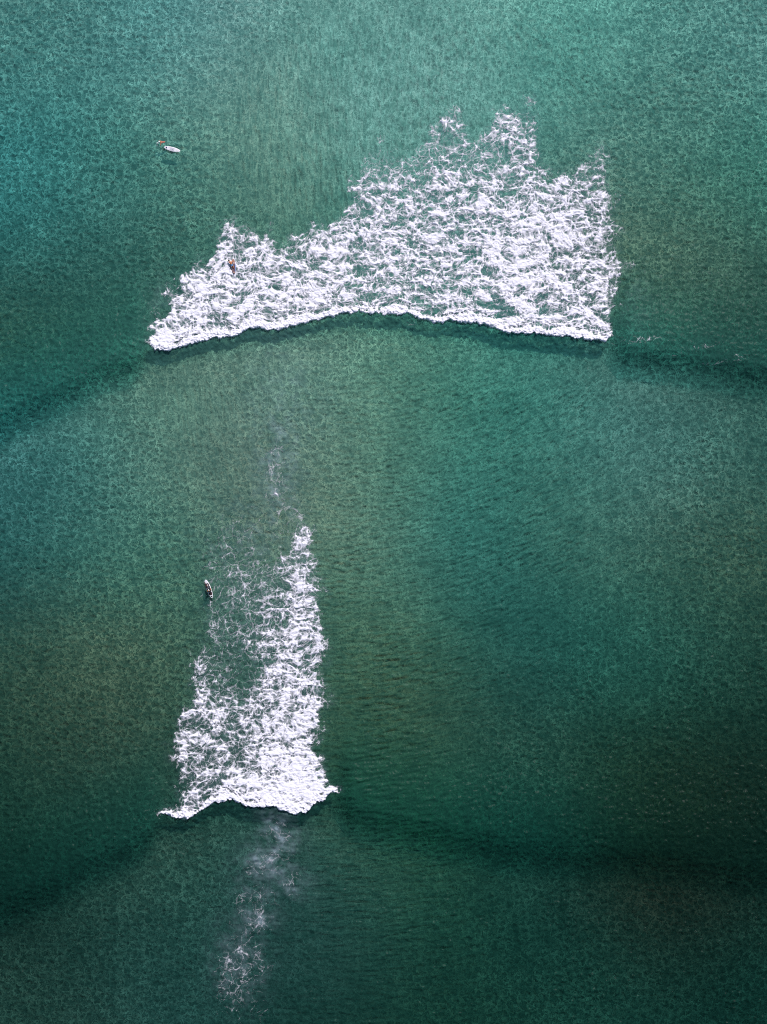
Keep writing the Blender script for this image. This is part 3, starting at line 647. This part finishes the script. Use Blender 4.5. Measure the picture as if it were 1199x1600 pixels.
    for f in bm.faces: f.smooth = True
    mh = bpy.data.meshes.new(hair); bm.to_mesh(mh); bm.free(); link(hair, mh, hair_mat, root)
    for s in (-1, 1):
        bm = bmesh.new(); bmesh.ops.create_icosphere(bm, subdivisions=1, radius=.012, matrix=Matrix.Translation(j['head'] + face * .092 + sidev * s * .034 + hdir * .02))
        mm = bpy.data.meshes.new('eye'); bm.to_mesh(mm); bm.free(); link('eye', mm, M['eye'], root)
    return root

random.seed(4)
# 1 -- white paddle board, with its owner in the water beside the tail
def place(root, px, py, deg, dz):
    x, y = float(WX(px)), float(WY(py)); root.location = (x, y, level(px, py) + dz)
    # lie with the local slope of the sea
    a = R(deg); u = Vector((math.cos(a), math.sin(a), 0)); d = 9
    def lv(q): return level(px + q.x * d, py - q.y * d, .5)
    v = Vector((-u.y, u.x, 0)); sx = (lv(u) - lv(-u)) / (2 * d * PX); sy = (lv(v) - lv(-v)) / (2 * d * PX)
    root.rotation_euler = (math.atan(sy * .6), -math.atan(sx * .6), a)

b1 = empty('paddle_board', (0, 0, 0)); place(b1, 269.7, 233.7, -14, 0.10)
tag(b1, 'white paddle board floating empty on clear green water, navy patch near its tail', 'paddle board')
me, dk = hull_mesh('hull', 2.6, .70, .12, nose=.15, tail=.75, rock=.07); link('hull', me, M['white'], b1)
deck_patch('deck_pad', dk, -.30, .26, -.72, .72, M['grey'], b1)
deck_patch('navy_patch', dk, -.80, -.64, -.5, .62, M['navy'], b1, nu=6)
deck_patch('mauve_patch', dk, -.46, -.36, .25, .80, M['mauve'], b1, nu=5)
deck_patch('nose_stripe', dk, .52, .74, -.46, -.28, M['mauve'], b1, nu=5, nv=2)
tube('carry_handle', [(-.10, 0, .125), (-.08, 0, .145), (0, 0, .152), (.08, 0, .145), (.10, 0, .125)], .013, M['black'], b1)
fin(b1, -1.15, 0, .2, .2, M['black'])
pm = person('person', 'swimmer in coral swimwear reaching out beside the empty white board', (float(WX(253.6)), float(WY(222.6)), level(253.6, 222.6) - .03), 0,
    dict(pelvis=(.32, .03, -.02), chest=(-.08, .02, .07), neck=(-.27, .04, .10), head=(-.39, .06, .13), face=(-.7, -.1, -.6), sho_l=(-.16, -.17, .10), elb_l=(-.22, -.36, .13), wri_l=(-.20, -.50, .04),
         sho_r=(-.17, .18, .06), elb_r=(-.42, .26, -.02), wri_r=(-.66, .20, -.06), hip_l=(.38, -.07, -.03), kne_l=(.68, -.03, -.22), ank_l=(.95, .04, -.55), hip_r=(.38, .10, -.03), kne_r=(.70, .14, -.26), ank_r=(1.0, .16, -.60)),
    M['skin'], M['cap'], hair='swim_cap', suit=(M['coral'], 'swimsuit', 'swimwear', None))
lz = level(262, 229); T0 = b1.matrix_basis @ Vector((-1.25, 0, .10))
lp = [Vector(T0).lerp(Vector((float(WX(258)) + .35, float(WY(222.5)), lz - .02)), k / 9) + Vector((.10 * math.sin(k * .9), .14 * math.sin(k * .7 + .3), .0)) for k in range(10)]
inv = b1.matrix_basis.inverted(); tube('leash', [inv @ p for p in lp], .007, M['white'], b1)

# 2 -- tan surfboard with its rider climbing on from the side
b2 = empty('surfboard', (0, 0, 0)); place(b2, 365.6, 416.7, 90 + 4, 0.14)
tag(b2, 'brown surfboard with pinkish nose and plum panels in the upper foam', 'surfboard')
me, dk = hull_mesh('hull', 2.40, .64, .08, nose=.4, tail=.6, rock=.06); link('hull', me, M['tan'], b2)
deck_patch('nose_band', dk, .40, .47, -.93, .93, M['white'], b2, nu=3, nv=8, rnd=False)
deck_patch('deck_panel', dk, -.70, .37, .10, .72, M['plum'], b2)
deck_patch('deck_panel', dk, -.70, .37, -.66, .02, M['plum'], b2)
deck_patch('rail_stripe', dk, -.80, .38, -.97, -.74, M['blue'], b2, nv=2)
deck_patch('tail_pad', dk, -.97, -.84, -.75, .75, M['black'], b2, nu=4)
for q, c in ((0, 0), (-.16, -.2), (.16, .2)): fin(b2, -.98 + (.1 if q else 0), q, .11, .11, M['black'], c)
zz = b2.location.z
pm = person('person', 'surfer in blue shorts leaning onto the brown board in the foam', (float(WX(362.3)), float(WY(413.4)), zz + .16), 0,
    dict(pelvis=(.06, -.12, .10), chest=(-.14, .24, .13), neck=(-.27, .42, .16), head=(-.35, .52, .18), face=(-.3, .35, -.85), sho_l=(-.31, .20, .13), elb_l=(-.47, .34, .06), wri_l=(-.52, .56, .02),
         sho_r=(.03, .36, .14), elb_r=(.20, .30, .10), wri_r=(.26, .50, .03), hip_l=(-.02, -.16, .08), kne_l=(.04, -.52, .04), ank_l=(.28, -.40, .05), toe_l=(.34, -.30, .03), hip_r=(.15, -.13, .10), kne_r=(.30, -.42, .12), ank_r=(.42, -.62, .02), toe_r=(.44, -.78, .0)),
    M['skin2'], M['hair'], suit=(M['bluesh'], 'shorts', 'shorts', None))

# 3 -- white rimmed sit-on craft with dark wells, one person seated in it
b3 = empty('kayak', (0, 0, 0)); place(b3, 326.8, 920.0, 90 + 20, 0.16)
tag(b3, 'white rimmed kayak with dark foot wells beside the lower foam trail', 'kayak')
me, dk = hull_mesh('hull', 3.05, .76, .26, nose=-.2, tail=.7, rock=.10, flat=.55); link('hull', me, M['white'], b3)
deck_patch('foot_well', dk, .10, .64, .06, .90, M['maroon'], b3, up=.008)
deck_patch('foot_well', dk, .34, .60, -.72, -.14, M['maroon'], b3, up=.008)
deck_patch('foot_well', dk, .08, .27, -.76, -.20, M['black'], b3, up=.008)
deck_patch('seat_pan', dk, -.34, .06, -.88, .88, M['black'], b3, up=.010)
deck_patch('storage_well', dk, -.68, -.37, -.84, .84, M['maroon'], b3, up=.008)
deck_patch('stern_hatch', dk, -.88, -.76, -.70, .55, M['black'], b3, up=.010, nu=5)
deck_patch('red_mark', dk, .66, .74, .55, .95, M['red'], b3, nu=4)
bm = bmesh.new(); prev = None
for i in range(9):                                                        # moulded back rest, a curved upright
    a = R(-60 + 15 * i); x = -.40 + .10 * (1 - math.cos(a)) ; y = .30 * math.sin(a)
    vv = [bm.verts.new((x + d, y, .24 + h)) for d, h in ((0, 0), (-.03, .20 - .03 * abs(i - 4)), (-.07, .20 - .03 * abs(i - 4)), (-.05, 0))]
    if prev:
        for k in range(4): bm.faces.new((prev[k], vv[k], vv[(k + 1) % 4], prev[(k + 1) % 4]))
    else: bm.faces.new(vv)
    prev = vv
bm.faces.new(prev); bmesh.ops.recalc_face_normals(bm, faces=bm.faces); me = bpy.data.meshes.new('back_rest'); bm.to_mesh(me); bm.free(); link('back_rest', me, M['black'], b3)
zz = b3.location.z
pm = person('person', 'paddler in dark wetsuit and pale cap seated in the white rimmed kayak', (float(WX(327.3)), float(WY(921.6)), zz + .26), R(20),
    dict(pelvis=(.02, -.16, .14), chest=(.02, -.14, .50), neck=(.02, -.10, .68), head=(.02, -.03, .80), face=(0, 1, -.25), sho_l=(-.17, -.14, .60), elb_l=(-.30, -.16, .34), wri_l=(-.25, .06, .20),
         sho_r=(.21, -.14, .60), elb_r=(.34, -.16, .34), wri_r=(.29, .06, .20), hip_l=(-.08, -.10, .12), kne_l=(-.16, .32, .30), ank_l=(-.14, .70, .08), toe_l=(-.14, .80, .22), hip_r=(.12, -.10, .12), kne_r=(.20, .32, .30), ank_r=(.16, .70, .08), toe_r=(.16, .80, .22)),
    M['skin2'], M['cap'], hair='cap', suit=(M['wet'], 'wetsuit', 'wetsuit', None))
